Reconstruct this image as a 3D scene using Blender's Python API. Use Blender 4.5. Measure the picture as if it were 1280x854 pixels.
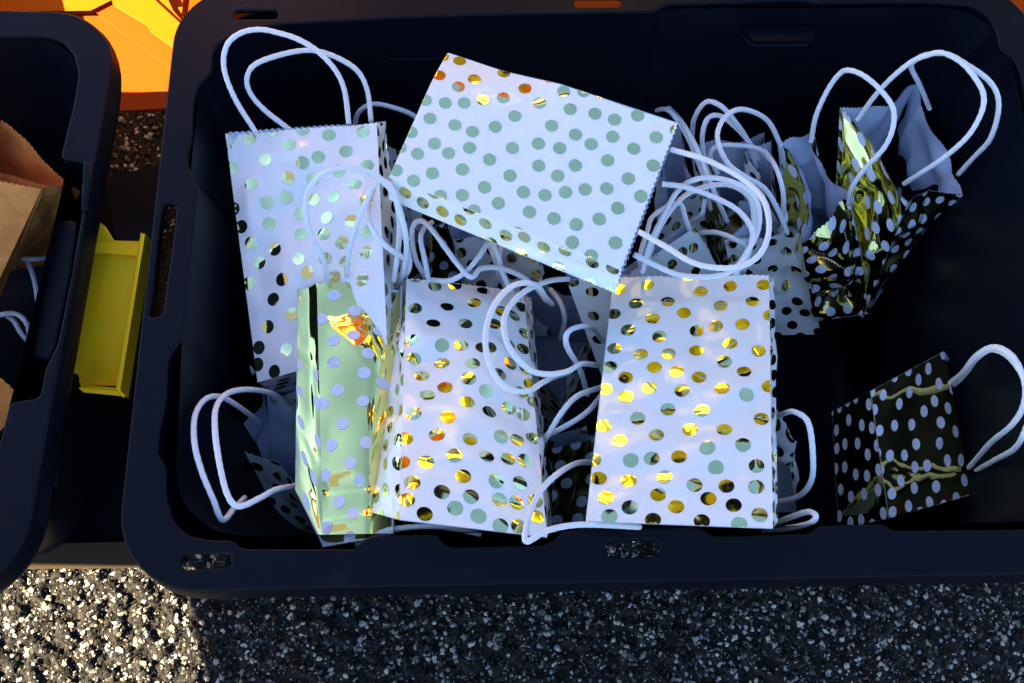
import bpy, math, random
import numpy as np
from mathutils import Vector
R=math.radians
scene=bpy.context.scene; col=scene.collection
for o in list(bpy.data.objects): bpy.data.objects.remove(o)
# ------------------------------------------------------------------ camera
CAM=np.array([-0.11717,-0.40049,1.17111]); TILT,YAW,ROLL=0.38166,-0.07162,0.05233; FPX=1372.0
def _rx(a): c,s=math.cos(a),math.sin(a); return np.array([[1,0,0],[0,c,-s],[0,s,c]])
def _rz(a): c,s=math.cos(a),math.sin(a); return np.array([[c,-s,0],[s,c,0],[0,0,1]])
CR=_rz(YAW)@_rx(TILT)@_rz(ROLL)
cd=bpy.data.cameras.new('camera'); cam=bpy.data.objects.new('camera',cd); col.objects.link(cam)
from mathutils import Matrix
cam.matrix_world=Matrix.Translation(Vector(CAM))@Matrix(CR.tolist()).to_4x4()
cd.sensor_width=36; cd.lens=FPX/1280*36; cd.clip_start=.02; cd.clip_end=500
scene.camera=cam
# ------------------------------------------------------------------ sky, sun, exposure
ELEV=R(40); AZ=R(191.5)          # azimuth of the sun measured from +X, counter-clockwise
SUN=np.array([math.cos(ELEV)*math.cos(AZ),math.cos(ELEV)*math.sin(AZ),math.sin(ELEV)])
w=bpy.data.worlds.new('World'); scene.world=w; w.use_nodes=True
nt=w.node_tree; bg=nt.nodes['Background']
sky=nt.nodes.new('ShaderNodeTexSky'); sky.sky_type='NISHITA'; sky.sun_disc=False
sky.sun_elevation=ELEV; sky.sun_rotation=math.pi/2-AZ
sky.air_density=1.0; sky.dust_density=0.3; sky.ozone_density=4.5
nt.links.new(sky.outputs[0],bg.inputs[0]); bg.inputs[1].default_value=.05
ld=bpy.data.lights.new('sun','SUN'); ld.energy=5.0; ld.angle=R(.5); ld.color=(1,.82,.54)
lo=bpy.data.objects.new('sun',ld); col.objects.link(lo)
lo.rotation_euler=Vector(SUN).to_track_quat('Z','Y').to_euler(); lo.location=(-3,-.6,3)
scene.view_settings.view_transform='Standard'; scene.view_settings.look='None'
scene.view_settings.exposure=3.24; scene.view_settings.gamma=1
# ------------------------------------------------------------------ helpers
def P(px,py,z):
    """point of the place at height z seen at photo pixel (px,py)"""
    d=CR@np.array([(px-640)/FPX,-(py-427)/FPX,-1.0]); s=(z-CAM[2])/d[2]
    return CAM+s*d
def proj(p):
    q=(np.asarray(p)-CAM)@CR
    return np.stack([640+FPX*q[...,0]/-q[...,2],427-FPX*q[...,1]/-q[...,2]],-1)
def link(name,me,mats=(),parent=None,smooth=True):
    o=bpy.data.objects.new(name,me); col.objects.link(o)
    for m in mats: me.materials.append(m)
    if smooth and len(me.polygons): me.polygons.foreach_set('use_smooth',[True]*len(me.polygons))
    if parent: o.parent=parent
    return o
def mesh(name,v,f,mats=(),parent=None,smooth=True,mi=None):
    me=bpy.data.meshes.new(name); me.from_pydata([tuple(map(float,a)) for a in v],[],[tuple(map(int,a)) for a in f]); 
    o=link(name,me,mats,parent,smooth)
    if mi is not None: me.polygons.foreach_set('material_index',mi)
    me.update(); return o
def thing(name,label,cat,group=None,loc=(0,0,0)):
    o=bpy.data.objects.new(name,None); o.empty_display_size=.02; col.objects.link(o); o.location=loc
    o['label']=label; o['category']=cat
    if group: o['group']=group
    return o
def tag(o,label,cat,group=None):
    o['label']=label; o['category']=cat
    if group: o['group']=group
    return o
def adopt(root):
    """give an Empty its place at the base of its parts, parts staying where they are"""
    ch=[o for o in col.objects if o.parent==root]
    pts=[]
    for c in ch:
        if c.type=='MESH': 
            n=len(c.data.vertices); a=np.empty(n*3); c.data.vertices.foreach_get('co',a); pts.append(a.reshape(-1,3))
    a=np.concatenate(pts); L=np.array([a[:,0].mean(),a[:,1].mean(),a[:,2].min()])
    for c in ch:
        if c.type=='MESH': c.data.transform(Matrix.Translation(Vector(-L)))
        for g in [o for o in col.objects if o.parent==c]: g.data.transform(Matrix.Translation(Vector(-L)))
    root.location=L
def catmull(pts,n=9):
    p=np.array(pts,float); p=np.vstack([2*p[0]-p[1],p,2*p[-1]-p[-2]]); out=[]
    for i in range(1,len(p)-2):
        for k in range(n):
            t=k/n; a,b,c,d=p[i-1],p[i],p[i+1],p[i+2]
            out.append(.5*((2*b)+(-a+c)*t+(2*a-5*b+4*c-d)*t*t+(-a+3*b-3*c+d)*t**3))
    out.append(p[-2]); return np.array(out)
# ------------------------------------------------------------------ materials
def mat(name,colr,rough=.5,metal=0,coat=0,spec=.5,coatr=.05):
    m=bpy.data.materials.new(name); m.use_nodes=True; b=m.node_tree.nodes['Principled BSDF']
    b.inputs['Base Color'].default_value=(*colr,1); b.inputs['Roughness'].default_value=rough
    b.inputs['Metallic'].default_value=metal; b.inputs['Coat Weight'].default_value=coat
    b.inputs['Coat Roughness'].default_value=coatr; b.inputs['Specular IOR Level'].default_value=spec
    return m
def N(m,t,**k):
    n=m.node_tree.nodes.new(t)
    for a,b in k.items(): setattr(n,a,b)
    return n
def L(m,a,b): m.node_tree.links.new(a,b)
def bumpnoise(m,scale,strength,dist,detail=3,tosock='Normal',w=None):
    b=m.node_tree.nodes['Principled BSDF']; tc=N(m,'ShaderNodeTexCoord'); n=N(m,'ShaderNodeTexNoise')
    n.inputs['Scale'].default_value=scale; n.inputs['Detail'].default_value=detail
    L(m,tc.outputs['Object'],n.inputs['Vector']); bp=N(m,'ShaderNodeBump')
    bp.inputs['Strength'].default_value=strength; bp.inputs['Distance'].default_value=dist
    L(m,n.outputs[0],bp.inputs['Height']); L(m,bp.outputs[0],b.inputs[tosock]); return n,bp
def tint(m,c1,c2,scale,lo=.35,hi=.65):
    b=m.node_tree.nodes['Principled BSDF']; tc=N(m,'ShaderNodeTexCoord'); n=N(m,'ShaderNodeTexNoise')
    n.inputs['Scale'].default_value=scale; n.inputs['Detail'].default_value=5
    L(m,tc.outputs['Object'],n.inputs['Vector']); r=N(m,'ShaderNodeValToRGB')
    r.color_ramp.elements[0].position=lo; r.color_ramp.elements[1].position=hi
    r.color_ramp.elements[0].color=(*c1,1); r.color_ramp.elements[1].color=(*c2,1)
    L(m,n.outputs[0],r.inputs[0]); L(m,r.outputs[0],b.inputs['Base Color'])
M_PAPER=mat('glossy_white_paper',(.84,.84,.82),.38,coat=.55,coatr=.05); bumpnoise(M_PAPER,60,.10,.002,2)
M_INNER=mat('shaded_white_paper',(.46,.50,.62),.8); bumpnoise(M_INNER,400,.2,.0004)  # white paper toned down to blue-grey: shade inside the bags is in this colour
M_GOLD=mat('gold_foil',(.82,.74,.26),.06,metal=1); bumpnoise(M_GOLD,45,.14,.003,2)
M_DOTF=mat('gold_foil_dot',(.70,.73,.36),.06,metal=1); bumpnoise(M_DOTF,30,.42,.004,1)
M_WDOT=mat('white_dot',(.62,.65,.76),.45,coat=.2)
M_CORD=mat('white_paper_cord',(.76,.75,.78),.75)
_b=M_CORD.node_tree.nodes['Principled BSDF']; uv=N(M_CORD,'ShaderNodeUVMap'); wv=N(M_CORD,'ShaderNodeTexWave'); wv.wave_type='BANDS'; wv.bands_direction='DIAGONAL'
wv.inputs['Scale'].default_value=1.0; wv.inputs['Distortion'].default_value=1.2; bp=N(M_CORD,'ShaderNodeBump'); bp.inputs['Strength'].default_value=.35; bp.inputs['Distance'].default_value=.0007
L(M_CORD,uv.outputs[0],wv.inputs['Vector']); L(M_CORD,wv.outputs[0],bp.inputs['Height']); L(M_CORD,bp.outputs[0],_b.inputs['Normal'])
M_KRAFT=mat('brown_kraft_paper',(.42,.25,.14),.8,spec=.1); tint(M_KRAFT,(.58,.20,.045),(.74,.27,.07),70); bumpnoise(M_KRAFT,300,.2,.0005)
M_BLACK=mat('black_plastic',(.0018,.0028,.007),.34,spec=.11); n_,b_=bumpnoise(M_BLACK,1400,.10,.0004,2)
def wear(m,dust=(.035,.036,.040),amt=.28):
    b=m.node_tree.nodes['Principled BSDF']; tc=N(m,'ShaderNodeTexCoord'); mp=N(m,'ShaderNodeMapping'); mp.inputs['Scale'].default_value=(30,55,40); mp.inputs['Rotation'].default_value=(0,0,.6)
    n=N(m,'ShaderNodeTexNoise'); n.inputs['Scale'].default_value=1; n.inputs['Detail'].default_value=6; n.inputs['Roughness'].default_value=.7
    n2=N(m,'ShaderNodeTexNoise'); n2.inputs['Scale'].default_value=420; n2.inputs['Detail'].default_value=2
    L(m,tc.outputs['Object'],mp.inputs[0]); L(m,mp.outputs[0],n.inputs['Vector']); L(m,tc.outputs['Object'],n2.inputs['Vector'])
    r1=N(m,'ShaderNodeMapRange'); r1.inputs[1].default_value=.60; r1.inputs[2].default_value=.78; L(m,n.outputs[0],r1.inputs[0])
    r2=N(m,'ShaderNodeMapRange'); r2.inputs[1].default_value=.70; r2.inputs[2].default_value=.76; L(m,n2.outputs[0],r2.inputs[0])
    mx=N(m,'ShaderNodeMath',operation='MAXIMUM'); L(m,r1.outputs[0],mx.inputs[0]); L(m,r2.outputs[0],mx.inputs[1])
    ml=N(m,'ShaderNodeMath',operation='MULTIPLY'); L(m,mx.outputs[0],ml.inputs[0]); ml.inputs[1].default_value=amt
    mc=N(m,'ShaderNodeMix',data_type='RGBA'); mc.inputs[6].default_value=b.inputs['Base Color'].default_value; mc.inputs[7].default_value=(*dust,1)
    L(m,ml.outputs[0],mc.inputs[0]); L(m,mc.outputs[2],b.inputs['Base Color'])
    rr=N(m,'ShaderNodeMapRange'); rr.inputs[3].default_value=.27; rr.inputs[4].default_value=.55; L(m,n.outputs[0],rr.inputs[0]); L(m,rr.outputs[0],b.inputs['Roughness'])
wear(M_BLACK)
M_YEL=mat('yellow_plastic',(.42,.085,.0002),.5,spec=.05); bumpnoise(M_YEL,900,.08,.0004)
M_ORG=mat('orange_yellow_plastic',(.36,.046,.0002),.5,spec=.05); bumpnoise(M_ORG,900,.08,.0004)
M_TRAY=mat('yellow_tray_plastic',(.95,.60,.010),.5,spec=.12); bumpnoise(M_TRAY,900,.08,.0004)
M_TAN=mat('tan_reflection',(.034,.022,.012),.8,spec=.08); bumpnoise(M_TAN,90,.15,.001)
M_BOARD=mat('shade_board_face',(.75,.66,.50),.6)
M_STEEL=mat('steel_post',(.35,.35,.36),.4,metal=1)
# asphalt binder: the dark matrix between the stones
M_ASPH=mat('asphalt',(.04,.04,.042),.85,spec=.12)
tint(M_ASPH,(.007,.007,.008),(.050,.043,.035),260,.42,.72); bumpnoise(M_ASPH,420,.9,.003,6)
M_STONE=mat('asphalt_stone',(.3,.3,.3),.8,spec=.15)
at=N(M_STONE,'ShaderNodeAttribute',attribute_name='tone'); L(M_STONE,at.outputs['Color'],M_STONE.node_tree.nodes['Principled BSDF'].inputs['Base Color'])
bumpnoise(M_STONE,900,.6,.001,3)
# ------------------------------------------------------------------ ground
rng=np.random.default_rng(7); random.seed(7)
S=60
g=mesh('asphalt_ground',[(-S,-S,0),(S,-S,0),(S,S,0),(-S,S,0)],[(0,1,2,3)],[M_ASPH],smooth=False); g['kind']='structure'
def ground_relief(x0,x1,y0,y1,step):
    xs=np.arange(x0,x1,step); ys=np.arange(y0,y1,step); X,Y=np.meshgrid(xs,ys)
    Z=np.zeros_like(X)
    for k in range(26):
        a=rng.uniform(0,2*math.pi); l=rng.uniform(.006,.03); Z+=l*.07*np.sin((X*math.cos(a)+Y*math.sin(a))*2*math.pi/l+rng.uniform(0,6))
    Z=Z/2.2; Z=.003+np.clip(Z*1.4,-.0026,.004)
    Z[0]=Z[-1]=-.001; Z[:,0]=Z[:,-1]=-.001
    nx=len(xs); ny=len(ys); i=np.arange(nx*ny).reshape(ny,nx)
    f=np.stack([i[:-1,:-1],i[:-1,1:],i[1:,1:],i[1:,:-1]],-1).reshape(-1,4)
    return mesh('asphalt_relief',np.stack([X,Y,Z],-1).reshape(-1,3),f,[M_ASPH]),(xs,ys,Z)
rel,(gx,gy,gz)=ground_relief(-.72,.62,-.40,-.12,.0018); rel['kind']='structure'; rel.name='asphalt_patch'
def gh(x,y):
    i=np.clip(((x-gx[0])/.0018).astype(int),0,len(gx)-1); j=np.clip(((y-gy[0])/.0018).astype(int),0,len(gy)-1)
    return np.where((x>gx[1])&(x<gx[-2])&(y>gy[1])&(y<gy[-2]),gz[j,i],0)
def stones(n,x0,x1,y0,y1,smin,smax):
    ico=[(0,0,-1),(.7236,-.5257,-.4472),(-.2764,-.8507,-.4472),(-.8944,0,-.4472),(-.2764,.8507,-.4472),(.7236,.5257,-.4472),(.2764,-.8507,.4472),(-.7236,-.5257,.4472),(-.7236,.5257,.4472),(.2764,.8507,.4472),(.8944,0,.4472),(0,0,1)]
    F=np.array([(0,1,2),(1,0,5),(0,2,3),(0,3,4),(0,4,5),(1,5,10),(2,1,6),(3,2,7),(4,3,8),(5,4,9),(1,10,6),(2,6,7),(3,7,8),(4,8,9),(5,9,10),(6,10,11),(7,6,11),(8,7,11),(9,8,11),(10,9,11)])
    B=np.array(ico); x=rng.uniform(x0,x1,n); y=rng.uniform(y0,y1,n)
    s=smin+(smax-smin)*rng.random(n)**3.3
    V=B[None]*(1+rng.uniform(-.5,.5,(n,12,1)))*s[:,None,None]
    V[:,:,0]*=rng.uniform(.7,1.35,(n,1)); V[:,:,2]*=rng.uniform(.45,.85,(n,1))
    a=rng.uniform(0,6.28,n); c,sn=np.cos(a)[:,None],np.sin(a)[:,None]
    X=V[:,:,0]*c-V[:,:,1]*sn; Y=V[:,:,0]*sn+V[:,:,1]*c
    Z=V[:,:,2]+gh(x,y)[:,None]+s[:,None]*.1
    V=np.stack([X+x[:,None],Y+y[:,None],Z],-1).reshape(-1,3)
    FF=(F[None]+12*np.arange(n)[:,None,None]).reshape(-1,3)
    k=rng.random(n); base=np.where(k<.60,rng.uniform(.007,.018,n),np.where(k<.74,rng.uniform(.04,.11,n),rng.uniform(.14,.44,n)))
    warm=rng.uniform(0,.28,n); C=np.stack([base*(1+warm*.6),base,base*(1-warm*1.1),np.ones(n)],-1)
    return V,FF,np.repeat(C,12,0)
parts=[stones(62000,-.74,.64,-.40,-.12,.0006,.0031),stones(2600,-.62,-.36,.18,.42,.0012,.0042),stones(9000,-1.3,1.2,-.8,-.40,.0009,.0036),stones(5000,-1.3,1.2,.42,.9,.0009,.0036),stones(2500,.62,1.2,-.4,.42,.0009,.0036)]
V=np.concatenate([a[0] for a in parts]); o_=np.cumsum([0]+[len(a[0]) for a in parts[:-1]])
F=np.concatenate([a[1]+k for a,k in zip(parts,o_)]); C=np.concatenate([a[2] for a in parts])
st=mesh('asphalt_stones',V,F,[M_STONE],smooth=False); ca=st.data.attributes.new('tone','FLOAT_COLOR','POINT'); ca.data.foreach_set('color',C.reshape(-1)); st['kind']='stuff'
st['label']='small pale and grey stones set in the asphalt'; st['category']='gravel'
# ------------------------------------------------------------------ totes
def slab(name,pts,th,m,parent,bev=.002):
    """a plate through 3D corner points, given thickness along its normal"""
    p=np.array(pts,float); c=p.mean(0); n=np.cross(p[1]-p[0],p[2]-p[0]); n/=np.linalg.norm(n)
    if n[2]<0: n=-n
    k=len(p); v=np.vstack([p,p-n*th]); f=[tuple(range(k)),tuple(range(2*k-1,k-1,-1))]+[(i,(i+1)%k,k+(i+1)%k,k+i) for i in range(k)]
    o=mesh(name,v,f,[m],parent,smooth=False)
    md=o.modifiers.new('bevel','BEVEL'); md.width=bev; md.segments=2; md.limit_method='ANGLE'; md.angle_limit=R(40)
    return o
RZ=.36
def arc_rrect(x0,x1,y0,y1,r,n=10):
    out=[]
    for cx,cy,a0 in((x1-r,y1-r,0),(x0+r,y1-r,90),(x0+r,y0+r,180),(x1-r,y0+r,270)):
        for k in range(n+1):
            a=R(a0+90*k/n); out.append((cx+r*math.cos(a),cy+r*math.sin(a)))
    return np.array(out)
def soften(poly,n=3,cut=.0035):
    """round the corners of a traced outline"""
    p=np.array(poly,float); out=[]
    for i in range(len(p)):
        a,b,c=p[i-1],p[i],p[(i+1)%len(p)]
        da=a-b; dc=c-b; la=np.linalg.norm(da); lc=np.linalg.norm(dc); k=min(cut,la*.45,lc*.45)
        s=b+da/la*k; e=b+dc/lc*k
        for t in np.linspace(0,1,n+1): out.append((1-t)**2*s+2*t*(1-t)*b+t*t*e)
    return np.array(out)
def plate(name,outer,holes,z,th,m,parent,bev=.0016):
    cu=bpy.data.curves.new(name,'CURVE'); cu.dimensions='2D'; cu.fill_mode='BOTH'; cu.extrude=th/2-bev; cu.bevel_depth=bev; cu.bevel_resolution=2; cu.offset=-bev
    for poly in [outer]+holes:
        s=cu.splines.new('POLY'); s.points.add(len(poly)-1)
        for i,q in enumerate(poly): s.points[i].co=(q[0],q[1],0,1)
        s.use_cyclic_u=True
    t=bpy.data.objects.new(name,cu); col.objects.link(t); dg=bpy.context.evaluated_depsgraph_get(); dg.update()
    me=bpy.data.meshes.new_from_object(t.evaluated_get(dg)); bpy.data.objects.remove(t)
    me.transform(Matrix.Translation((0,0,z-th/2))); me.materials.clear()
    o=link(name,me,[m],parent,smooth=False)
    return o
def loft(name,rings,m,parent,closed=True,cap=False):
    n=len(rings[0]); v=np.concatenate(rings); f=[]
    for r in range(len(rings)-1):
        for i in range(n if closed else n-1):
            j=(i+1)%n; f.append((r*n+i,r*n+j,(r+1)*n+j,(r+1)*n+i))
    if cap: f.append(tuple((len(rings)-1)*n+i for i in range(n)))
    return mesh(name,v,f,[m],parent)
def ring(poly,z): return np.column_stack([poly,np.full(len(poly),z)])
def resample(poly,n):
    p=np.vstack([poly,poly[:1]]); d=np.r_[0,np.cumsum(np.linalg.norm(np.diff(p,axis=0),axis=1))]
    t=np.linspace(0,d[-1],n,endpoint=False); return np.column_stack([np.interp(t,d,p[:,0]),np.interp(t,d,p[:,1])])
def slot_px(x0,y0,x1,y1,z=RZ,r=None):
    a=P(x0,y1,z)[:2]; b=P(x1,y0,z)[:2]; cx,cy=(a+b)/2; hx,hy=abs(b-a)/2; r=r or min(hx,hy)*.9
    return arc_rrect(cx-hx,cx+hx,cy-hy,cy+hy,r,5)
def make_tote(label,outer,inner,holes,floor,T=None,wallin=.026):
    t=thing('storage_tote',label,'storage tote','black plastic storage totes on the asphalt')
    plate('rim',outer,[inner]+holes,RZ,.005,M_BLACK,t)
    c=outer.mean(0)
    def ins(p,d):  # inset towards the centre line, keeps corners round
        p=np.array(p); nx=np.roll(p,-1,0)-np.roll(p,1,0); l=np.linalg.norm(nx,axis=1)[:,None]+1e-9; nx/=l
        q=p+np.column_stack([-nx[:,1],nx[:,0]])*d; return q
    sgn=1 if np.sum(outer[:,0]*np.roll(outer[:,1],-1)-np.roll(outer[:,0],-1)*outer[:,1])>0 else -1
    o0=resample(outer,220); yy=(o0[:,1]-outer[:,1].min())/np.ptp(outer[:,1]); sd=np.clip((yy-.80)/.12,0,1); dep=.024-.014*sd*sd*(3-2*sd); wi=(.040-.014*np.clip(yy*1.6,0,1))[:,None]
    def rg(p,z): return np.column_stack([p,np.broadcast_to(z,len(p))])
    sk=[ring(ins(o0,sgn*.0012),RZ-.0006),ring(ins(o0,sgn*.0002),RZ-.002),ring(ins(o0,-sgn*.001),RZ-.008),rg(ins(o0,-sgn*.0018),RZ-dep+.002),rg(ins(o0,-sgn*.002),RZ-dep),rg(ins(o0,-sgn*.002),RZ-dep-.003),rg(ins(o0,sgn*.001),RZ-dep-.003),ring(ins(o0,sgn*.001),RZ-.006)]
    loft('rim_skirt',sk,M_BLACK,t)
    ob=resample(outer,220); c0=(ob.max(0)+ob.min(0))/2; hs=np.ptp(ob,axis=0)/2
    def shr(p,d): return c0+(p-c0)*(1-d/hs[None,:])
    loft('outer_wall',[ring(shr(ob,wi),RZ-.004),ring(shr(ob,wi+.03),RZ-.18),ring(shr(ob,wi+.062),.004)],M_BLACK,t)
    i0=resample(inner,420); fl=resample(floor,420)
    # match start points
    k=int(np.argmin(np.linalg.norm(fl-i0[0],axis=1))); fl=np.roll(fl,-k,0)
    if np.sum(i0[:,0]*np.roll(i0[:,1],-1)-np.roll(i0[:,0],-1)*i0[:,1])*np.sum(fl[:,0]*np.roll(fl[:,1],-1)-np.roll(fl[:,0],-1)*fl[:,1])<0: fl=np.roll(fl[::-1],1,0)
    rings=[ring(i0,RZ-.002),ring(i0,RZ-.010)]
    for q in np.linspace(.0,1,9)[1:]:
        rings.append(ring(i0*(1-q)+fl*q if q>.25 else i0*(1-q)+fl*q,RZ-.010-q*(RZ-.026)))
    loft('inner_wall',rings,M_BLACK,t,cap=True)
    return t
W,D=.777,.534
outerR=arc_rrect(-W/2,W/2,-D/2,D/2+.010,.062,14)
innpx=[(266,66),(274,54),(292,44),(330,34),(344,31),(480,23),(560,20),(818,15),(831,6),(1010,0),(1020,3),(1161,3),(1215,7),(1236,20),(1246,40),(1249,61),(1269,75),(1277,95),(1283,130),(1296,300),(1312,450),(1330,600),(1322,640),(1300,660),(1262,662),(1115,663),(1105,655),(1023,657),(1013,667),(892,670),(882,663),(873,658),(705,663),(691,676),(677,682),(568,684),(556,681),(546,668),(466,669),(452,676),(446,686),(302,686),(291,675),(263,675),(236,670),(219,655),(208,625),(208,583),(197,568),(199,541),(208,499),(210,447),(228,423),(234,371),(247,240),(246,225),(236,213),(234,198),(240,170),(242,128),(248,107),(265,91)]
innR=soften([P(a,b,RZ)[:2] for a,b in innpx],3,.005)
slotL=[P(a,b,RZ)[:2] for a,b in[(204,255),(220,255),(219,280),(203,394),(186,397),(190,370),(200,280)]]
holesR=[soften(slotL,2,.003),slot_px(225,691,290,712),slot_px(758,675,824,697),slot_px(293,13,347,24,r=.003),slot_px(718,-3,776,9,r=.003)]
floorR=arc_rrect(-W/2+.10,W/2-.10,-D/2+.115,D/2-.09,.03,10)
toteR=make_tote('large open black plastic tote filled with polka-dot gift bags',outerR,innR,holesR,floorR)
# moulded ledges on the far inner wall and pads on the front wall
def prism(name,poly,z0,z1,m,parent,bev=.0015):
    poly=np.array([np.array(q)[:2] for q in poly]); 
    return plate(name,poly,[],z1,z1-z0,m,parent,bev)
def pq(pts,z): return [P(a,b,z)[:2] for a,b in pts]
def far_wall_z(px,py):
    best=min(np.linspace(.10,.35,126),key=lambda z:abs(P(px,py,z)[1]-(P(px,22,.35)[1]*(1-(.35-z)/.334)+(D/2-.09)*(.35-z)/.334)))
    return best
for x0,x1,y0 in((474,561,52),(929,1022,35)):
    z0=far_wall_z((x0+x1)/2,y0)
    slab('wall_ledge',[P(x0,y0,z0),P(x1,y0-1,z0),P(x1-13,y0+14,z0+.002),P(x0+15,y0+15,z0+.002)],.008,M_BLACK,toteR,.0015)
prism('front_pad',pq([(464,672),(548,671),(556,681),(456,683)],.350),.340,.350,M_BLACK,toteR)
prism('front_pad',pq([(1025,660),(1104,658),(1110,666),(1018,669)],.350),.340,.350,M_BLACK,toteR)
# sloping corner gusset inside the left wall
a=[P(246,232,.352),P(236,370,.352),P(228,420,.352)]; b=[P(330,330,.19),P(300,470,.17),P(262,520,.19)]
toteR_c=[o for o in col.objects if o.parent==toteR]
# left tote
pr=P(141,80,RZ)[:2]; q=P(44,620,RZ)[:2]; dv=(pr-q)/np.linalg.norm(pr-q); rgt=np.array([dv[1],-dv[0]])   # direction of its right edge
cor_top=P(60,14,RZ)[:2]; 
def LT(u,v): return pr+rgt*u+dv*v       # local frame: u to the right of its right edge, v along the edge
def toloc(p): d=np.array(p)-pr; return np.array([d@rgt,d@dv])
ur=0.0; vt=toloc(cor_top)[1]; vb=toloc(P(-30,752,RZ)[:2])[1]
outerL=np.array([LT(*s) for s in arc_rrect(-.60,ur,vb,vt,.062,14)])
innLpx=[(-30,46),(58,46),(78,52),(92,68),(98,92),(92,130),(75,198),(106,203),(101,238),(103,262),(88,350),(72,430),(56,462),(50,497),(12,503),(4,535),(-4,570),(-22,610),(-60,640)]
il=[P(a,b,RZ)[:2] for a,b in innLpx]
l0=toloc(il[0]); l1=toloc(il[-1]); il+= [LT(-.50,l1[1]),LT(-.55,l1[1]+.05),LT(-.55,l0[1]-.05),LT(-.50,l0[1])]
innL=soften(il,3,.005)
floorL=np.array([LT(*s) for s in arc_rrect(-.50,-.10,vb+.115,vt-.09,.03,10)])
toteL=make_tote('black plastic tote cut off by the left edge, holding brown paper bags',outerL,innL,[],floorL)
# flap hand-hold along its right wall
prism('grip_panel',pq([(72,272),(97,276),(90,340),(70,436),(62,450),(38,446),(46,400),(62,300)],.345),.325,.345,M_BLACK,toteL,.003)
prism('rim_rib',pq([(104,203),(116,203),(108,262),(101,262)],RZ+.004),.352,RZ+.004,M_BLACK,toteL)
adopt(toteR); adopt(toteL)
# ------------------------------------------------------------------ orange / yellow lids behind
def PK(px,py,z0,k,y0=.30):
    """photo pixel met with the sloping plane z = z0 + k (y - y0)"""
    d=CR@np.array([(px-640)/FPX,-(py-427)/FPX,-1.0]); t=(z0+k*(CAM[1]-y0)-CAM[2])/(d[2]-k*d[1]); return CAM+t*d
lt=thing('orange_tote',"orange plastic tote standing beyond the gap between the black totes",'storage tote')
def O(pts,z0,k,th,m,nm,bev=.002): return slab(nm,[PK(x,y,z0,k) for x,y in pts],th,m,lt,bev)
O([(-60,8),(112,6),(222,60),(216,131),(150,134),(-40,170)],.150,.30,.006,M_ORG,'side_wall')
O([(-70,-60),(150,-60),(150,-10),(112,9),(-70,11)],.168,.25,.008,M_YEL,'rim',.005)
O([(116,10),(150,-10),(260,-30),(262,70),(224,92)],.158,.30,.006,M_ORG,'end_wall')
O([(150,120),(216,117),(215,132),(148,135)],.157,.30,.010,M_ORG,'foot_ledge',.003)
O([(140,-25),(196,-25),(214,14),(236,40),(221,60),(188,36),(183,28),(160,14),(143,4)],.172,.28,.006,M_YEL,'lid_flap')
O([(181,-4),(189,-2),(232,38),(228,44)],.177,.28,.006,M_YEL,'edge_lip',.0015)
O([(228,12),(262,6),(290,12),(240,30)],.176,.28,.008,M_YEL,'edge_lip',.003)
adopt(lt)
l2=thing('orange_tote',"orange plastic tote seen only through the slots in the far rim of the big tote",'storage tote')
slab('lid_panel',[P(232,-10,.29),P(330,-50,.28),P(1420,-70,.26),P(1400,30,.26),P(700,24,.26),P(290,34,.26),P(226,60,.25)],.008,M_ORG,l2)
slab('lid_rim',[P(240,-2,.30),P(330,-30,.30),P(345,-14,.30),P(236,26,.30)],.008,M_ORG,l2)
adopt(l2)
# yellow piece in the gap
yp=thing('yellow_plastic_tray',"yellow plastic piece with raised right edge in the dark gap between totes",'plastic part')
slab('base',[P(122,282,0.310),P(142,302,0.310),P(176,303,0.310),P(149,480,0.280),P(101,478,0.280),P(100,468,0.280),P(90,462,0.280)],.003,M_TRAY,yp,.001)
a_,b_=P(182,292,0.327),P(151,487,0.297); dz=np.array([0,0,.020]); slab('side_lip',[a_,b_,b_-dz,a_-dz],.004,M_TRAY,yp,.001)
a_,b_=P(101,481,0.289),P(150,486,0.289); dz=np.array([0,0,.010]); slab('end_lip',[a_,b_,b_-dz,a_-dz],.003,M_TRAY,yp,.001)
slab('torn_tab',[P(122,277,0.323),P(131,284,0.321),P(141,300,0.317),P(120,300,0.315)],.002,M_TRAY,yp,.0006)
slab('cross_rib',[P(119,302,0.315),P(173,306,0.315),P(171,318,0.313),P(117,314,0.313)],.003,M_TRAY,yp,.001)
adopt(yp)
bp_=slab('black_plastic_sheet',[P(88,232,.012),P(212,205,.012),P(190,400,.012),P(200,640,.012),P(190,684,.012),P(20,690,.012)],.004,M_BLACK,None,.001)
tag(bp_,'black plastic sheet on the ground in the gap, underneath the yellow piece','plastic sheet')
bd=slab('tan_reflection',[P(40,684,.02),P(190,680,.02),P(215,706,.014),P(30,708,.014)],.010,M_TAN,None,.003)  # tan colour stands in for sunlit asphalt reflected in black plastic
tag(bd,'tan strip standing in for sunlit asphalt reflected in black plastic between the totes','board')
bd['label']='tan strip standing in for sunlit asphalt reflected in black plastic between the totes'
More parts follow.
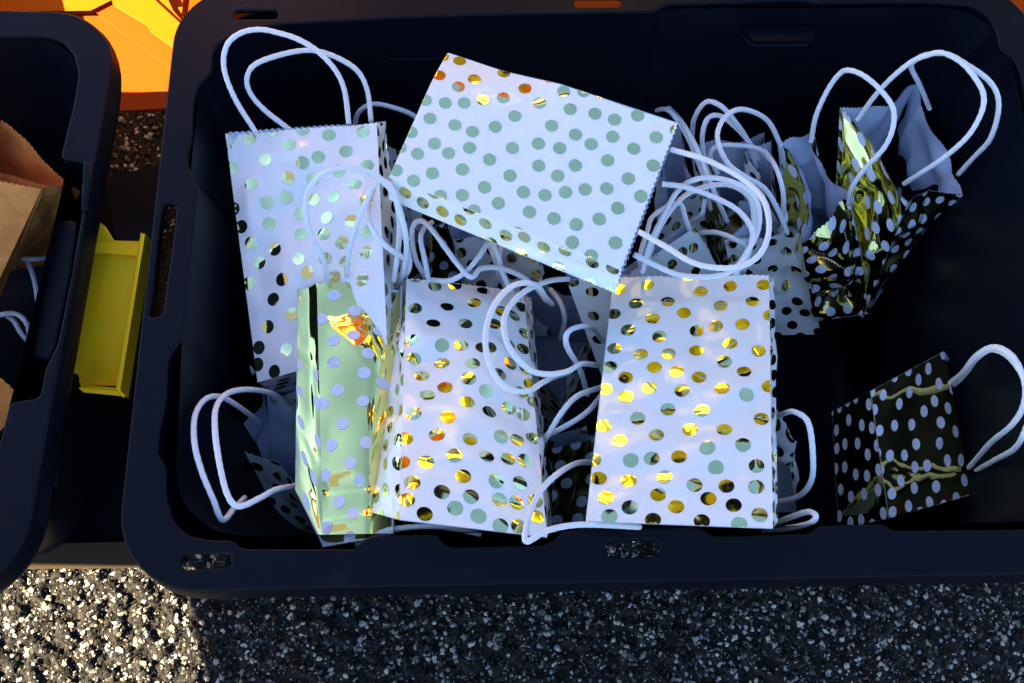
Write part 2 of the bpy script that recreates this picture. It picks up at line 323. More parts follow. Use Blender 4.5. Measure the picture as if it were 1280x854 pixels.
# ------------------------------------------------------------------ bags
def nrm(a): return a/(np.linalg.norm(a,axis=-1,keepdims=True)+1e-12)
class Panel:
    def __init__(s,tl,tr,br,bl,out,wr=0,seed=0,fold=0,bulge=0,crease=(),curl=0,cc=0,edge=True,topopen=True,lam=(.03,.09),ripple=0):
        s.c=[np.array(q,float) for q in(tl,tr,br,bl)]; n=nrm(np.cross(s.c[3]-s.c[0],s.c[1]-s.c[0]))
        if n@np.array(out)<0: n=-n
        s.n=n; s.w=(np.linalg.norm(s.c[1]-s.c[0])+np.linalg.norm(s.c[2]-s.c[3]))/2; s.h=(np.linalg.norm(s.c[3]-s.c[0])+np.linalg.norm(s.c[2]-s.c[1]))/2
        r=np.random.default_rng(seed); s.wv=[]
        for k in range(9):
            l=r.uniform(*lam); a=r.uniform(0,math.pi*2); s.wv.append((math.cos(a)/l,math.sin(a)/l,r.uniform(0,6.28),l))
        s.kr=[]
        for k in range(7):
            a=r.uniform(0,math.pi*2); s.kr.append((math.cos(a),math.sin(a),r.uniform(.1,.9),r.uniform(.1,.9),r.uniform(.015,.05),r.choice([-1,1])))
        s.wr=wr; s.fold=fold; s.bulge=bulge; s.cr=crease; s.ripple=ripple; s.curl=curl; s.cc=cc; s.sh=None
    def uvw(s,u,v):
        u=np.asarray(u,float); v=np.asarray(v,float); U=u[...,None]; V_=v[...,None]; a,b,c,d=s.c
        p=(a*(1-U)+b*U)*(1-V_)+(d*(1-U)+c*U)*V_
        x=u*s.w; y=v*s.h; h=np.zeros_like(x)
        if s.wr:
            for kx,ky,ph,l in s.wv: h+=np.sin((x*kx+y*ky)*2*math.pi+ph)*l/.06*.35
            for cx,cy,u0,v0,rad,sg in s.kr:
                dd=(x-u0*s.w)*cx+(y-v0*s.h)*cy; al=(x-u0*s.w)*-cy+(y-v0*s.h)*cx
                h+=sg*1.6*np.exp(-np.sqrt(dd**2+1e-7)/.010)*np.exp(-(al/rad)**2)
            h*=s.wr
        env=np.clip(np.minimum(u,1-u)*9,0,1); env=env*env*(3-2*env)*np.clip((1-v)*9,0,1)
        h=h*env
        h+=s.bulge*np.sin(np.pi*np.clip(u,0,1))*np.sin(np.pi*np.clip(v*.9+.1,0,1))
        h-=s.fold*(1-np.abs(2*u-1))*(1-v*.92)
        for v0,am,wd in s.cr: h+=am*np.exp(-np.abs(v-v0)/wd)*np.clip(env*1.5,0,1)
        if s.curl: h-=s.curl*np.clip((u-.58)/.42,0,1)**2*(.35+v)
        if s.cc: h-=s.cc*np.clip((.38-u)/.38,0,1)**2*np.clip((v-.5)*4,0,1)
        if s.ripple: h+=s.ripple*np.sin(u*9+2)*np.clip(1-v*3,0,1)
        if s.sh is not None: k,vec=s.sh; q=u*np.clip((v-.5)*4,0,1) if k=='left' else np.clip((.38-u)/.38,0,1)**2*(1-v); p=p+q[...,None]*vec
        return p+s.n*h[...,None]
    def normal(s,u,v):
        e=1e-3; du=s.uvw(u+e,v)-s.uvw(u-e,v); dv=s.uvw(u,v+e)-s.uvw(u,v-e); n=nrm(np.cross(dv,du)); 
        return np.where((n@s.n)[...,None]<0,-n,n)
    def grid(s,pitch=.0026,zig=.0011,rows=.0032):
        nu=max(4,int(s.w/pitch)); nu+=nu%2; nv=max(3,int(s.h/rows))
        U,V_=np.meshgrid(np.linspace(0,1,nu+1),np.linspace(0,1,nv+1)); 
        V2=V_.copy(); 
        if zig: V2[0]=np.where(np.arange(nu+1)%2,zig/s.h,-zig/s.h*.3)
        p=s.uvw(U,V2); i=np.arange(p.shape[0]*p.shape[1]).reshape(p.shape[:2])
        f=np.stack([i[:-1,:-1],i[:-1,1:],i[1:,1:],i[1:,:-1]],-1).reshape(-1,4)
        n=s.normal(U,np.clip(V_,.002,.998))
        return p,n,f
    def solve(s,px):
        """uv of the panel point seen at these photo pixels"""
        px=np.array(px,float); uv=np.full((len(px),2),.5)
        for _ in range(14):
            p0=proj(s.uvw(uv[:,0],uv[:,1])); e=1e-4
            pu=(proj(s.uvw(uv[:,0]+e,uv[:,1]))-p0)/e; pv=(proj(s.uvw(uv[:,0],uv[:,1]+e))-p0)/e
            det=pu[:,0]*pv[:,1]-pu[:,1]*pv[:,0]; det=np.where(abs(det)<1e-6,1e-6,det); r=px-p0
            du=(r[:,0]*pv[:,1]-r[:,1]*pv[:,0])/det; dv=(pu[:,0]*r[:,1]-pu[:,1]*r[:,0])/det
            uv+=np.clip(np.column_stack([du,dv]),-.3,.3)
        return uv
    def scatter(s,sp,seed):
        r=np.random.default_rng(seed); pts=[]
        for _ in range(1500):
            q=(r.uniform(-.003,s.w+.003),r.uniform(-.002,s.h+.003))
            if all((q[0]-a)**2+(q[1]-b)**2>sp*sp for a,b in pts): pts.append(q)
        return np.array([(a/s.w,b/s.h) for a,b in pts])
def dots_mesh(panels,rad,off=.00028,nseg=18):
    v=[];f=[];b=0
    ang=np.linspace(0,2*math.pi,nseg,endpoint=False)
    for pn,uvs in panels:
        for (u0,v0) in uvs:
            if u0<-rad/pn.w*.95 or u0>1+rad/pn.w*.95 or v0<-rad/pn.h or v0>1+rad/pn.h: continue
            rr=rad; U=[u0];V_=[v0]
            for q in(.4,.75,1):
                U+=list(u0+np.cos(ang)*rr*q/pn.w); V_+=list(v0+np.sin(ang)*rr*q/pn.h)
            U=np.clip(U,0,1); V_=np.clip(V_,.006,1)
            p=pn.uvw(U,V_)+pn.normal(np.clip(U,.002,.998),np.clip(V_,.002,.998))*off
            v.append(p)
            for k in range(nseg):
                j=(k+1)%nseg; f.append((b,b+1+k,b+1+j))
                for q in(0,1): f.append((b+1+q*nseg+k,b+1+(q+1)*nseg+k,b+1+(q+1)*nseg+j,b+1+q*nseg+j))
            b+=1+3*nseg
    return np.concatenate(v),f
def cord(pts,parent,r=.0023,name='handle'):
    c=catmull(pts,10); n=len(c); d=nrm(np.gradient(c,axis=0)); up=np.array([0.13,.07,1.0]); seg=10
    a=nrm(np.cross(d,up)); b=np.cross(d,a); s=np.r_[0,np.cumsum(np.linalg.norm(np.diff(c,axis=0),axis=1))]
    ang=np.linspace(0,2*math.pi,seg,endpoint=False)
    # two-ply twist: the section is slightly lobed and turns along the cord
    ph=s[:,None]*420; rad=r*(1+.055*np.cos(2*(ang[None]-ph)))+r*.03*np.sin(s[:,None]*90)
    v=c[:,None]+a[:,None]*(np.cos(ang)[None,:,None]*rad[...,None])+b[:,None]*(np.sin(ang)[None,:,None]*rad[...,None])
    f=[(i*seg+k,i*seg+(k+1)%seg,(i+1)*seg+(k+1)%seg,(i+1)*seg+k) for i in range(n-1) for k in range(seg)]
    f+=[tuple(range(seg)),tuple((n-1)*seg+k for k in range(seg))]
    o=mesh(name,v.reshape(-1,3),f,[M_CORD],parent)
    uvl=o.data.uv_layers.new(name='UVMap'); uvd=np.zeros((len(o.data.loops),2)); vi=np.empty(len(o.data.loops),int); o.data.loops.foreach_get('vertex_index',vi)
    uvd[:,0]=(vi%seg)/seg*2; uvd[:,1]=s[vi//seg]*700; uvl.data.foreach_set('uv',uvd.reshape(-1)); return o
def CP(pts,z0,z1=None,zm=None):
    """cord through photo pixels; height runs from z0 over zm (middle) to z1"""
    n=len(pts); z1=z0 if z1 is None else z1; zm=(z0+z1)/2 if zm is None else zm; out=[]
    for i,q in enumerate(pts):
        t=i/(n-1); z=(1-t)**2*z0+t*t*z1+2*t*(1-t)*(2*zm-(z0+z1)/2)
        out.append(P(q[0],q[1],q[2] if len(q)>2 else z))
    return out
NB=[0]
def bag(label,F,B,kind='white',wr=.0008,seed=1,dots=None,gdots=None,rad=.0056,bulge=0,crease=(),handles=(),fold=.012,sp=.0165,name='gift_bag',group='polka-dot gift bags in the big tote',ripple=0,curl=0,cc=0,lam=(.03,.09),pitch=.0026,rows=.0034,sidewr=None):
    """F = front TL,TR,BR,BL; B = the back corners behind them"""
    t=thing(name,label,'gift bag' if kind!='kraft' else 'paper bag',group)
    F=[np.array(q) for q in F]; B=[np.array(q) for q in B]; cen=sum(F+B)/8
    def out(*q): return sum(q)/len(q)-cen
    sw=wr if sidewr is None else sidewr
    pn={'front':Panel(F[0],F[1],F[2],F[3],out(*F),wr,seed,0,bulge,crease,curl,cc,ripple=ripple,lam=lam),
        'right':Panel(F[1],B[1],B[2],F[2],out(F[1],F[2],B[1],B[2]),sw*.8,seed+1,fold,lam=lam),
        'back':Panel(B[1],B[0],B[3],B[2],out(*B),wr,seed+2,0,bulge*.4,ripple=ripple,lam=lam),
        'left':Panel(B[0],F[0],F[3],B[3],out(F[0],F[3],B[0],B[3]),sw*.8,seed+3,fold,lam=lam)}
    pn['bottom']=Panel(F[3],F[2],B[2],B[3],out(F[2],F[3],B[2],B[3]),0,seed)
    if cc: pn['left'].sh=('left',-pn['front'].n*cc); pn['bottom'].sh=('bottom',-pn['front'].n*cc)
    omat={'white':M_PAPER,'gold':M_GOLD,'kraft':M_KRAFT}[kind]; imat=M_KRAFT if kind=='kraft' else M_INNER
    v=[];f=[];mi=[];b=0
    for k,p in pn.items():
        g,n,ff=p.grid(pitch=pitch,rows=rows,zig=0 if k=='bottom' else .0011); g=g.reshape(-1,3); n=n.reshape(-1,3)
        v.append(g); f.append(ff+b); mi+= [0]*len(ff); b+=len(g)
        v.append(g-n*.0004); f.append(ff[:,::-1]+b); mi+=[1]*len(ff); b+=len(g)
    mesh('bag_body',np.concatenate(v),np.concatenate(f).tolist(),[omat,imat],t,mi=mi)
    if kind!='kraft':
        L_=[]
        for i,(k,p) in enumerate(pn.items()):
            if k=='front' and dots is not None: uvs=p.solve(dots)
            elif gdots and k in gdots: uvs=p.solve(gdots[k])
            else: uvs=p.scatter(sp,seed*7+i)
            L_.append((p,uvs))
        dv,df=dots_mesh(L_,rad); mesh('dot_print',dv,df,[M_DOTF if kind=='white' else M_WDOT],t)
    for h in handles: cord(h,t)
    adopt(t); NB[0]+=1
    return t
def front(px,zs): return [P(a,b,z) for (a,b),z in zip(px,zs)]
def backof(F,dt,db):
    n=nrm(np.cross(F[3]-F[0],F[1]-F[0])); n=n if n[2]<0 else -n
    return [F[0]+n*dt,F[1]+n*dt,F[2]+n*db,F[3]+n*db]
def zp(lst,s,ox,oy): return [(a*s+ox,b*s+oy) for a,b in lst]
# --- E : bag lying sideways on top
E_d=zp([(222,82),(279,97),(376,90),(211,145),(328,158),(275,183),(427,138),(497,189),(579,152),(626,199),(693,199),(755,205),(165,228),(231,237),(294,237),(357,227),(425,220),(545,238),(648,258),(731,273),(796,293),(873,279),(180,289),(263,311),(463,281),(322,333),(398,317),(586,313),(666,343),(790,350),(935,352),(117,335),(195,373),(312,387),(455,388),(542,373),(613,388),(718,375),(860,390),(139,407),(242,405),(379,426),(773,429),(925,446),(288,459),(188,472),(125,497),(447,480),(543,447),(606,481),(665,446),(842,490),(67,462),(215,548),(288,545),(362,519),(492,535),(564,545),(632,535),(698,526),(770,523),(884,549),(408,572),(512,601),(594,623),(668,643),(745,625),(807,588),(327,597),(655,703),(799,704),(718,748),(470,672),(80,385),(1003,330)],.3745,470,40)
FE=front([(848,154),(777,338),(486,222),(559,58)],[.395,.39,.385,.385])
# opening is on the right, so the panel's top edge is the right one
nE=nrm(np.cross(FE[3]-FE[0],FE[1]-FE[0])); nE=nE if nE[2]<0 else -nE
toward=nrm(FE[1]-FE[0])
BE=[FE[0]+nE*.016+toward*.020,FE[1]+nE*.020+toward*.012,FE[2]+nE*.024+toward*.008,FE[3]+nE*.024+toward*.026]
bag('white bag with gold dots lying sideways across the top of the pile',FE,BE,'white',.00030,11,E_d,cc=.009,rad=.0056,fold=.003,crease=(),
    handles=[CP([(839,187),(877,198),(906,211),(932,227),(953,248),(961,274),(959,300),(947,321),(926,333),(897,335),(865,328),(833,309),(799,290)],.39,.39,.415),
             CP([(827,230),(856,234),(891,246),(921,262),(938,283),(940,300),(932,318),(916,338),(890,346),(850,344),(815,330),(792,318)],.37,.37,.36)])
# --- A : front right white bag
A_d=zp([(205,84),(125,97),(173,137),(265,131),(360,103),(325,58),(446,88),(541,84),(510,130),(417,144),(311,165),(221,180),(109,168),(150,214),(240,233),(348,217),(403,203),(480,198),(445,253),(527,274),(111,268),(187,284),(267,283),(347,274),(429,306),(485,335),(226,322),(290,334),(355,350),(97,320),(143,351),(211,381),(422,383),(492,401),(557,377),(145,407),(84,385),(306,389),(265,444),(364,446),(178,470),(80,491),(232,517),(329,502),(428,502),(535,471),(379,554),(482,545),(126,534),(158,590),(218,585),(297,580),(404,611),(521,606),(66,642),(152,649),(255,638),(342,662),(434,665),(520,667),(86,698),(155,726),(237,690),(289,724),(382,701),(455,720),(530,748),(96,752),(222,762),(363,766),(471,775),(50,590),(560,172)],.433,720,320)
FA=front([(767,346),(961,344),(966,661),(732,652)],[.305,.305,.385,.385])
bag('white bag with gold dots facing up, rightmost along the front rim',FA,[P(770,350,.285),P(968,349,.285),P(972,652,.365),P(736,642,.365)],'white',.0013,23,A_d,rad=.0060,crease=[(.60,.0012,.012),(.82,-.0010,.010),(.13,.0016,.03)],fold=.004,
    handles=[CP([(803,341),(812,306),(827,274),(847,239),(871,224),(903,224),(932,236),(947,256),(948,286),(935,315),(919,344)],.305,.305,.37),
             CP([(808,330),(821,292),(844,256),(871,237),(909,231),(935,245),(942,268),(941,297),(929,341)],.295,.295,.355)])
# --- B : front middle white bag
B_d=zp([(140,310),(226,349),(316,345),(441,369),(400,422),(138,447),(280,441),(522,459),(578,480),(612,443),(219,514),(362,515),(490,517),(258,611),(342,611),(110,592),(437,622),(470,620),(555,605),(625,558),(618,628),(133,672),(257,692),(395,691),(561,692),(629,715),(168,747),(377,758),(515,740),(271,799),(650,783),(453,814),(612,820),(193,833)],.2811,480,260)+\
 zp([(131,203),(284,220),(371,152),(468,196),(555,178),(618,208),(235,298),(382,318),(521,305),(593,320),(660,313),(95,314),(187,420),(314,389),(457,394),(551,407),(627,413),(126,510),(352,483),(500,500),(605,513),(257,552),(387,572),(101,587),(317,625),(514,588),(590,600),(672,594),(420,660),(181,650),(677,660),(518,703),(600,706),(80,420),(667,152)],.2809,480,460)
FB=front([(508,348),(655,368),(684,672),(499,650)],[.305,.275,.375,.40])
BB=[P(494,352,.28),P(664,372,.24),P(690,660,.30),P(462,640,.34)]
bag('white bag with gold dots in the front row, right beside the gold bag',FB,BB,'white',.0018,37,B_d,rad=.0059,bulge=.010,crease=[(.30,.0010,.02),(.78,.0012,.012)],fold=.003,
    handles=[CP([(539,350),(561,351),(581,341),(598,322),(612,303),(622,318),(628,340),(640,366)],.30,.29,.33),
             CP([(531,346),(519,322),(515,291),(522,277),(538,285),(584,344),(601,336),(623,335),(649,344),(671,361),(683,376)],.29,.27,.33)])
# --- C : gold bag
C_d=zp([(560,460),(504,565),(652,530),(685,405),(792,497),(826,425),(762,622),(558,661),(648,637),(712,718),(560,758),(696,806)],.281,260,240)+\
 zp([(648,42),(771,86),(664,157),(848,128),(768,202),(603,212),(684,295),(638,383),(780,371),(715,455),(611,507),(752,533),(670,615),(725,663),(713,762),(555,725),(619,720)],.3046,220,440)
FC=front([(396,354),(504,356),(492,668),(404,684)],[.315,.31,.355,.345])
BC=[P(372,361,.308),P(500,362,.27),P(484,650,.29),P(369,612,.333)]
bag('gold foil bag with white dots in the front row',FC,BC,'gold',.0012,41,C_d,curl=.026,rad=.0052,bulge=.004,gdots={'left':zp([(505,160),(578,208),(583,368),(512,288),(527,437),(563,515),(505,50),(575,95),(535,612),(515,668)],.3046,220,440)},crease=[(.80,-.0060,.035),(.93,.003,.02)],fold=.002,
    handles=[CP([(409,354),(405,327),(388,291),(382,262),(386,238),(399,221),(420,211),(443,211),(465,217),(480,228),(493,246),(499,275),(498,310),(492,352)],.315,.31,.40),
             CP([(434,355),(434,330),(443,290),(457,254),(467,232),(480,226),(492,240),(502,270),(508,300),(506,330),(500,356)],.30,.29,.385)])
# --- D : tall white bag back left
D_d=zp([(97,537),(184,547),(421,506),(283,510),(537,530),(690,516),(363,574),(255,640),(420,653),(491,628),(615,603),(707,665),(105,675),(193,748),(356,722),(468,728),(582,690),(653,750),(348,808),(262,830),(472,818),(558,808),(704,825)],.2809,260,20)+\
 zp([(413,95),(529,115),(637,130),(272,142),(150,155),(412,188),(516,188),(596,227),(707,176),(193,229),(299,257),(403,297),(522,298),(229,315),(444,356),(614,312),(704,270),(329,390),(183,407),(563,377),(687,392),(291,478),(374,543),(267,600),(227,693),(349,703),(222,768),(296,800),(115,75)],.2809,260,240)
FD=front([(282,168),(471,153),(484,432),(322,478)],[.323,.335,.320,.276])
BD=[P(288,165,.325),P(481,152,.315),P(516,430,.24),P(340,490,.235)]
bag('white bag with gold dots leaning upright at the far left of the tote',FD,BD,'white',.0021,53,D_d,rad=.0058,crease=[(.55,.0006,.02),(.88,-.001,.02)],fold=.002,
    handles=[CP([(320,166),(294,124),(280,85),(284,56),(302,41),(325,37),(347,41),(372,49),(398,65),(420,89),(431,115),(436,155)],.336,.336,.385),
             CP([(362,162),(330,137),(312,115),(309,96),(320,80),(353,68),(386,63),(414,69),(445,87),(459,113),(464,153)],.325,.325,.36)])
# --- F : small rotated white bag top behind A
FF=front([(786,342),(868,283),(935,400),(830,480)],[.27,.28,.16,.16])
bag('white bag with gold dots whose corner points up behind the front right bag',FF,backof(FF,.010,.03),'white',.0008,61,zp([(130,700),(205,753),(297,682),(305,783),(305,597),(188,636),(250,700)],.2928,780,110),fold=.003,
    handles=[CP([(803,341,),(800,322),(809,290),(815,272),(833,259),(850,255),(857,274),(862,287)],.28,.285,.31),
             CP([(877,291),(897,291),(920,300),(932,312),(930,335)],.25,.24,.29)])
# --- G : bag under the lying bag, blue-white sliver
FG=front([(708,350),(790,342),(800,480),(752,470)],[.285,.29,.20,.20])
bag('white bag with gold dots, narrow sliver between the middle and right front bags',FG,backof(FG,.01,.03),'white',.0005,67,zp([(837,330),(926,373),(932,480),(950,585)],.2811,480,260),rad=.005,fold=.002,
    handles=[CP([(710,349),(688,351),(660,362),(640,379),(630,400),(633,426),(646,448),(665,464),(688,468),(710,464),(727,455),(748,457)],.30,.29,.40),
             CP([(690,380),(682,372),(674,360),(660,354),(640,358),(620,378),(608,409),(608,440),(618,468),(635,486),(660,489),(677,479),(694,471),(712,466)],.27,.28,.415)])
# --- H1 : shaded white bag seen below the lying bag
FH=front([(556,300),(668,292),(690,420),(560,420)],[.20,.21,.12,.12]); 
bag('shaded white bag with gold dots deep behind the front middle bag',FH,backof(FH,.04,.04),'white',.002,71,fold=.008,ripple=.003,
    handles=[CP([(610,303),(616,318),(620,330),(632,362)],.26,.25,.27),CP([(630,300),(625,316),(623,336),(619,358)],.27,.25,.28)])
# --- H2 : open bag in the middle, interior in view
F2=[P(640,470,.215),P(664,345,.235),P(672,420,.09),P(650,520,.09)]
B2=[P(700,500,.22),P(752,372,.24),P(740,430,.09),P(700,540,.09)]
bag('open white bag with gold dots sunk in the middle of the pile, dark inside',F2,B2,'white',.0015,73,fold=.010,
    handles=[CP([(734,493),(725,462),(709,434),(709,417),(722,409),(739,410),(753,426)],.25,.24,.34),
             CP([(688,362),(700,378),(706,400),(700,425)],.24,.2,.25)])
FH3=front([(668,420),(700,350),(762,430),(740,530)],[.17,.19,.08,.07])
bag('gold foil bag with white dots mostly hidden behind the front middle bag',front([(536,286),(560,275),(600,420),(540,430)],[.24,.25,.12,.12]),front([(516,300),(522,288),(520,420),(500,420)],[.2,.2,.1,.1]),'gold',.002,79,fold=.006,
    handles=[CP([(507,345),(512,330),(507,300),(501,280),(497,260)],.30,.33,.33),CP([(536,352),(531,325),(526,300),(530,286),(540,278)],.30,.30,.32)])
# --- I : open bag bottom left
FI=[P(318,522,.205),P(304,590,.200),P(312,662,.09),P(316,600,.08)]
BI=[P(375,470,.22),P(415,610,.20),P(420,670,.08),P(400,560,.08)]
FI=[P(333,484,.235),P(299,562,.225),P(311,664,.12),P(345,640,.11)]
BI=[P(400,500,.225),P(376,616,.215),P(392,668,.12),P(400,640,.10)]
bag('open white bag in front left corner showing its bluish inside',FI,BI,'white',.0014,83,fold=.014,ripple=.004,
    handles=[CP([(324,528),(310,517),(293,505),(275,496),(257,499),(244,519),(243,553),(252,589),(266,623),(278,650),(293,635),(306,622)],.235,.30,.35),
             CP([(363,509),(342,493),(311,487),(284,492),(270,510),(269,541),(275,583),(285,620),(299,633),(324,623),(345,612),(372,607)],.24,.31,.36)])
# --- I2 : crumpled corner above it
FI2=front([(333,483),(372,470),(372,512),(352,500)],[.235,.24,.19,.19])
bag('crumpled white bag top poking out under the tall left bag',FI2,backof(FI2,.014,.012),'white',.0014,89,fold=.004,
    handles=[CP([(301,339),(294,368),(291,401),(298,441),(318,467)],.22,.22,.24),CP([(306,345),(303,370),(300,398),(306,435),(320,453)],.21,.21,.22)])
# --- J : open gold bag right, interior facing up
FJ=[P(1001,302,.235),P(1064,250,.27),P(1088,392,.13),P(1018,402,.13)]
BJ=[P(972,176,.275),P(1018,170,.285),P(1045,300,.12),P(985,320,.12)]
bag('open gold foil bag with white dots and bluish inside, left of the tall gold bag',FJ,BJ,'gold',.0050,97,bulge=.014,fold=.014,rad=.0052,crease=[(.55,-.004,.06)],ripple=.003,
    handles=[CP([(1014,177),(1020,145),(1035,112),(1050,92),(1062,88),(1080,95),(1100,112),(1116,135),(1116,160),(1105,185),(1082,210),(1065,235),(1061,255)],.285,.27,.37),
             CP([(976,182),(962,154),(944,141),(923,137),(906,147),(897,166),(900,186),(912,207),(932,221),(956,236),(972,262),(984,292)],.275,.26,.35)])
# --- K : tall gold bag far right
FK=[P(1050,134,.30),P(1135,252,.27),P(1078,398,.13),P(1040,330,.15)]
BK=[P(1146,104,.275),P(1204,244,.265),P(1128,330,.10),P(1088,215,.10)]
bag('tall gold foil bag with white dots, open, against the far right of the tote',FK,BK,'gold',.0036,101,fold=.012,rad=.0052,
    handles=[CP([(1072,150),(1092,122),(1115,97),(1140,77),(1160,69),(1177,66),(1200,77),(1217,95),(1229,117),(1227,140),(1210,170),(1180,197),(1150,217),(1130,230)],.295,.275,.39),
             CP([(1162,136),(1150,107),(1139,84),(1146,74),(1160,68),(1185,68),(1210,82),(1235,100),(1247,120),(1247,145),(1237,175),(1217,197),(1198,218)],.278,.268,.385)])
# --- Lw : shaded white bag under J
FL=[P(905,300,.215),P(1000,292,.215),P(1026,418,.10),P(930,420,.10)]
bag('shaded white bag with dark looking gold dots, between front right bag and gold bags',FL,[P(925,250,.20),P(978,255,.20),P(1010,360,.08),P(940,360,.08)],'white',.003,103,fold=.012,crease=[(.4,-.004,.1)],
    handles=[CP([(979,259),(982,275),(975,290)],.23,.22,.26),CP([(956,189),(970,210),(979,242),(979,280)],.27,.25,.3)])
# --- M : blue interiors behind the tangle
FM=[P(905,262,.19),P(962,240,.20),P(960,330,.08),P(905,340,.08)]
bag('open white bag with bluish inside behind the tangle of handles',FM,[P(862,182,.24),P(956,168,.255),P(950,280,.08),P(880,290,.08)],'gold',.0015,107,fold=.012,ripple=.003,
    handles=[CP([(865,171),(868,148),(882,128),(900,132),(918,151),(935,177),(946,210)],.25,.23,.32),
             CP([(888,225),(880,195),(878,169),(885,148),(900,145),(918,158),(938,180),(948,200)],.23,.24,.31)])
FM2=[P(820,262,.18),P(880,240,.18),P(885,330,.08),P(830,340,.08)]
bag('open white bag with bluish inside farthest back below the lying bag',FM2,[P(820,150,.22),P(850,160,.22),P(870,280,.08),P(820,290,.08)],'white',.0015,109,fold=.010,ripple=.003,
    handles=[CP([(836,135),(853,154),(871,186),(885,221),(897,250),(909,277)],.24,.24,.30),
             CP([(821,138),(833,137),(845,148),(862,177),(880,224),(888,262)],.23,.2,.27),])
FM3=[P(966,200,.255),P(972,280,.22),P(968,330,.10),P(955,300,.10)]
bag('white bag standing edge-on beside the open gold bag, right of the tangle',[P(930,190,.25),P(964,176,.268),P(975,300,.10),P(930,300,.10)],[P(958,250,.22),P(980,285,.22),P(985,340,.08),P(950,330,.08)],'white',.0012,113,fold=.006,
    handles=[CP([(897,217),(888,195),(897,183),(926,182),(950,187),(962,200)],.25,.26,.28),CP([(881,250),(877,268),(863,277)],.22,.2,.22)])
# --- N : gold bag bottom right
FN=[P(1180,439,.235),P(1216,612,.235),P(1112,646,.14),P(1090,488,.14)]
BN=[P(1130,440,.12),P(1160,640,.10),P(1052,650,.05),P(1044,510,.05)]
FNn=[P(1180,439,.232),P(1216,618,.227),P(1111,648,.283),P(1088,489,.293)]
BNn=[P(1187,452,.207),P(1221,600,.202),P(1048,662,.20),P(1040,515,.21)]
bag('gold foil bag with white dots lying alone in the front right of the tote',FNn,BNn,'gold',.0007,127,fold=.004,rad=.0052,
    handles=[CP([(1188,479),(1205,464),(1220,445),(1242,434),(1265,445),(1280,475),(1280,505),(1265,531),(1238,554),(1211,585)],.237,.232,.40),
             CP([(1214,592),(1242,576),(1268,561),(1281,539),(1288,512),(1282,478),(1263,448),(1240,437),(1220,449),(1206,468),(1192,482)],.222,.222,.39)])
# --- O : crumpled bag right of A
FO=[P(966,500,.30),P(992,540,.29),P(985,600,.24),P(966,590,.24)]
bag('crumpled white bag squeezed beside the right edge of the front right bag',[P(962,500,.285),P(996,552,.27),P(988,586,.24),P(962,570,.22)],[P(950,520,.25),P(985,570,.23),P(996,640,.17),P(950,640,.17)],'white',.002,131,fold=.006,
    handles=[CP([(965,524),(980,517),(993,515),(1010,528),(1016,567),(1014,601),(997,621),(965,629)],.28,.27,.35),
             CP([(955,664),(988,660),(1012,654),(1020,646),(1010,640),(985,648),(965,656)],.30,.29,.355)])
# --- P0 : hidden filler bags whose cords reach out between the front bags
FP=front([(690,560),(745,545),(750,650),(690,655)],[.16,.16,.12,.12])
bag('dark shaded bag at the bottom of the gap between the two front white bags',FP,backof(FP,.04,.04),'gold',.002,137,fold=.008,
    handles=[CP([(675,558),(685,544),(702,516),(722,495),(752,484)],.29,.30,.34),CP([(677,547),(699,537),(733,516),(754,492)],.28,.29,.32)])
FQ=front([(560,560),(660,560),(660,640),(560,640)],[.20,.20,.18,.18])
bag('white bag hidden under the front row with its handles sticking out at the rim',FQ,backof(FQ,.03,.03),'white',.002,139,fold=.008,
    handles=[CP([(745,578),(722,579),(699,591),(677,612),(663,640),(657,676),(682,664),(713,657),(750,656),(800,659)],.30,.36,.40),
             CP([(446,680),(458,675),(479,665),(503,660),(535,658),(564,660),(601,668)],.33,.33,.345)])
FS=front([(420,150),(500,190),(520,300),(460,300)],[.20,.20,.12,.12])
bag('white bag mostly hidden behind the tall left bag, one thin handle showing',FS,backof(FS,.03,.03),'white',.001,149,fold=.008,
    handles=[CP([(443,160),(446,145),(454,135),(468,130),(490,134),(516,144),(530,160)],.25,.25,.29),CP([(467,235),(459,262),(465,285),(482,307),(499,319),(512,327)],.34,.31,.36)])
# --- kraft bags in the left tote
FK1=[P(-40,150,.34),P(100,238,.33),P(30,300,.20),P(-60,300,.20)]
kb='brown paper bags in the left tote'
bag('open brown kraft bag with folded dark inner flap at the top of the left tote',[P(-60,205,.355),P(57,232,.345),P(10,340,.25),P(-90,350,.25)],[P(2,150,.335),P(101,240,.325),P(60,330,.16),P(-30,300,.16)],'kraft',.002,151,fold=.006,name='paper_bag',group=kb,
    handles=[CP([(18,322),(40,324),(59,322)],.24,.24,.25),CP([(24,310),(40,340),(47,377),(46,410)],.24,.24,.25)])
bag('smooth light brown kraft bag standing at the left edge of the left tote',[P(-80,210,.36),P(52,236,.352),P(-2,352,.30),P(-120,420,.28)],[P(-90,230,.33),P(54,240,.345),P(0,370,.25),P(-120,430,.25)],'kraft',.0008,157,fold=.002,name='paper_bag',group=kb,
    handles=[CP([(-6,395),(18,392),(33,404),(39,428)],.22,.22,.25),CP([(8,394),(18,402),(26,416),(38,430)],.22,.22,.23)])
bag('brown kraft bag low in the front corner of the left tote',[P(-50,430,.28),P(34,500,.26),P(-5,545,.24),P(-60,560,.24)],[P(-60,430,.24),P(30,500,.23),P(-5,550,.2),P(-60,560,.2)],'kraft',.001,163,fold=.003,name='paper_bag',group=kb,
    handles=[CP([(47,466),(47,480),(44,492),(33,500)],.25,.25,.27)])
# ------------------------------------------------------------------ unseen board on posts, added and cut to shade the totes
bx=-1.15
def wz(wv): return wv-bx*math.tan(ELEV)/abs(math.cos(AZ))
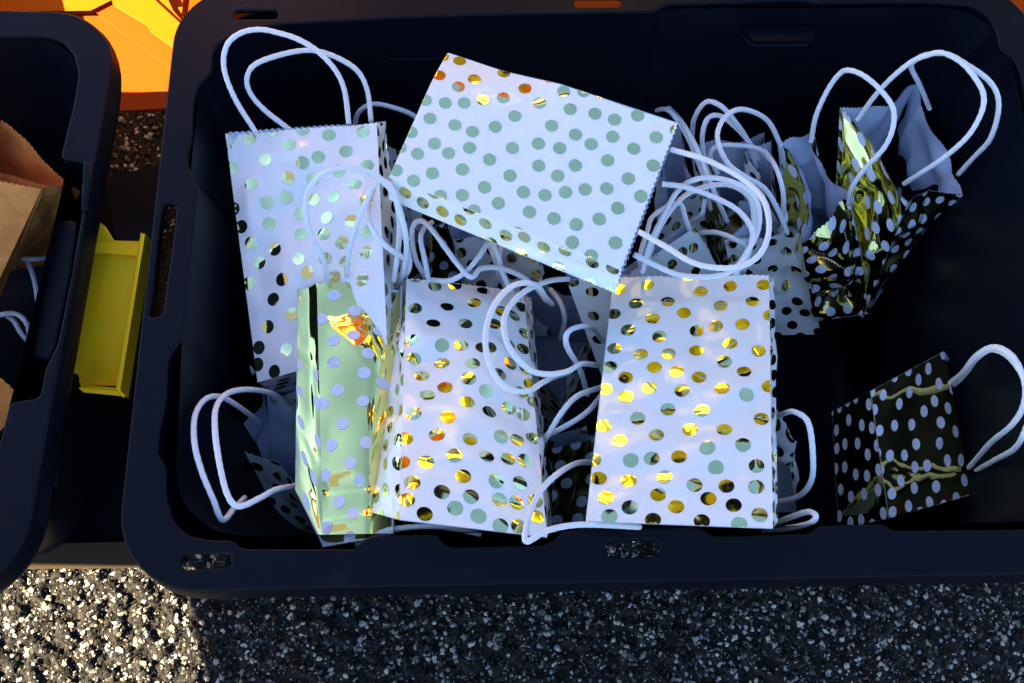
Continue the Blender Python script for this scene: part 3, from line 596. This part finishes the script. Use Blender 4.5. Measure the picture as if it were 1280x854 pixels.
# ground shadow edge: ray from ground point towards the sun meets the plane x=bx
def hit(p): t=(bx-p[0])/SUN[0]; return np.array(p)+SUN*t
e0=hit(np.append(P(262,748,0)[:2],0)); e1=hit(np.append(P(283,800,0)[:2],0)); e2=hit(np.append(P(280,854,0)[:2],0))
ztop=2.25; YT=hit(P(60,16,RZ))[1]+.012
out=[(-1.0,e2[2]+.01),(e2[1],e2[2]),(e1[1],e1[2]),(e0[1],e0[2]),(e0[1]+.25,e0[2]+.02),(YT,e0[2]+.02),(YT,ztop),(-1.0,ztop)]
out=soften(out,4,.02); k=len(out)
v=[(bx,a,b) for a,b in out]+[(bx-.02,a,b) for a,b in out]
f=[tuple(range(k)),tuple(range(2*k-1,k-1,-1))]+[(i,(i+1)%k,k+(i+1)%k,k+i) for i in range(k)]
sb=thing('added_shade_board','tall blank board on two posts, added outside the frame to shade the totes','board')
mesh('board_panel',v,f,[M_BOARD],sb,smooth=False)
for yy in(-.9,YT-.06):
    rr=arc_rrect(bx-.06,bx-.025,yy-.02,yy+.02,.008,4); loft('post',[ring(rr,0),ring(rr,ztop)],M_STEEL,sb,cap=True)
adopt(sb)

# totes added out of view: yellow, orange and black stacks for the foil to mirror
def added_tote(x,y,z,yaw,m,label,h=.30):
    t=thing('added_tote',label,'storage tote','totes added beyond the frame')
    c,sn=math.cos(yaw),math.sin(yaw)
    def rr(hx,hy,r_,zz):
        a=arc_rrect(-hx,hx,-hy,hy,r_,5); return np.column_stack([x+a[:,0]*c-a[:,1]*sn,y+a[:,0]*sn+a[:,1]*c,np.full(len(a),zz)])
    loft('tote_wall',[rr(.22,.15,.03,z),rr(.25,.18,.04,z+h-.05)],m,t)
    loft('rim',[rr(.25,.18,.04,z+h-.055),rr(.275,.205,.05,z+h-.05),rr(.28,.21,.05,z+h-.006),rr(.275,.205,.05,z+h)],m,t,cap=True)
    adopt(t)
SN={'y':mat('added_tote_yellow',(.85,.60,.01),.4),'o':mat('added_tote_orange',(.85,.20,.003),.4),'b':M_BLACK}; SW={'y':'yellow','o':'orange','b':'black'}
PL=['lowest','second','third','fourth','fifth']
for ci,(x,y,yaw,cs,where) in enumerate([(-.42,1.16,-.75,'oyoo','leftmost'),(.12,1.15,-.6,'ybyyb','middle left'),(.70,1.25,-.8,'byyyb','middle right'),(1.30,1.05,-.5,'yob','rightmost')]):
    for k,ch in enumerate(cs): added_tote(x,y,.305*k+.001,yaw,SN[ch],f'{SW[ch]} plastic tote, {PL[k]} in the {where} stack added beyond the frame for the foil to mirror')
added_tote(-.97,.44,.001,0,SN['o'],'orange plastic tote added beyond the left frame edge to shade the gap')  # added out of view to keep sun off the gravel in the gap
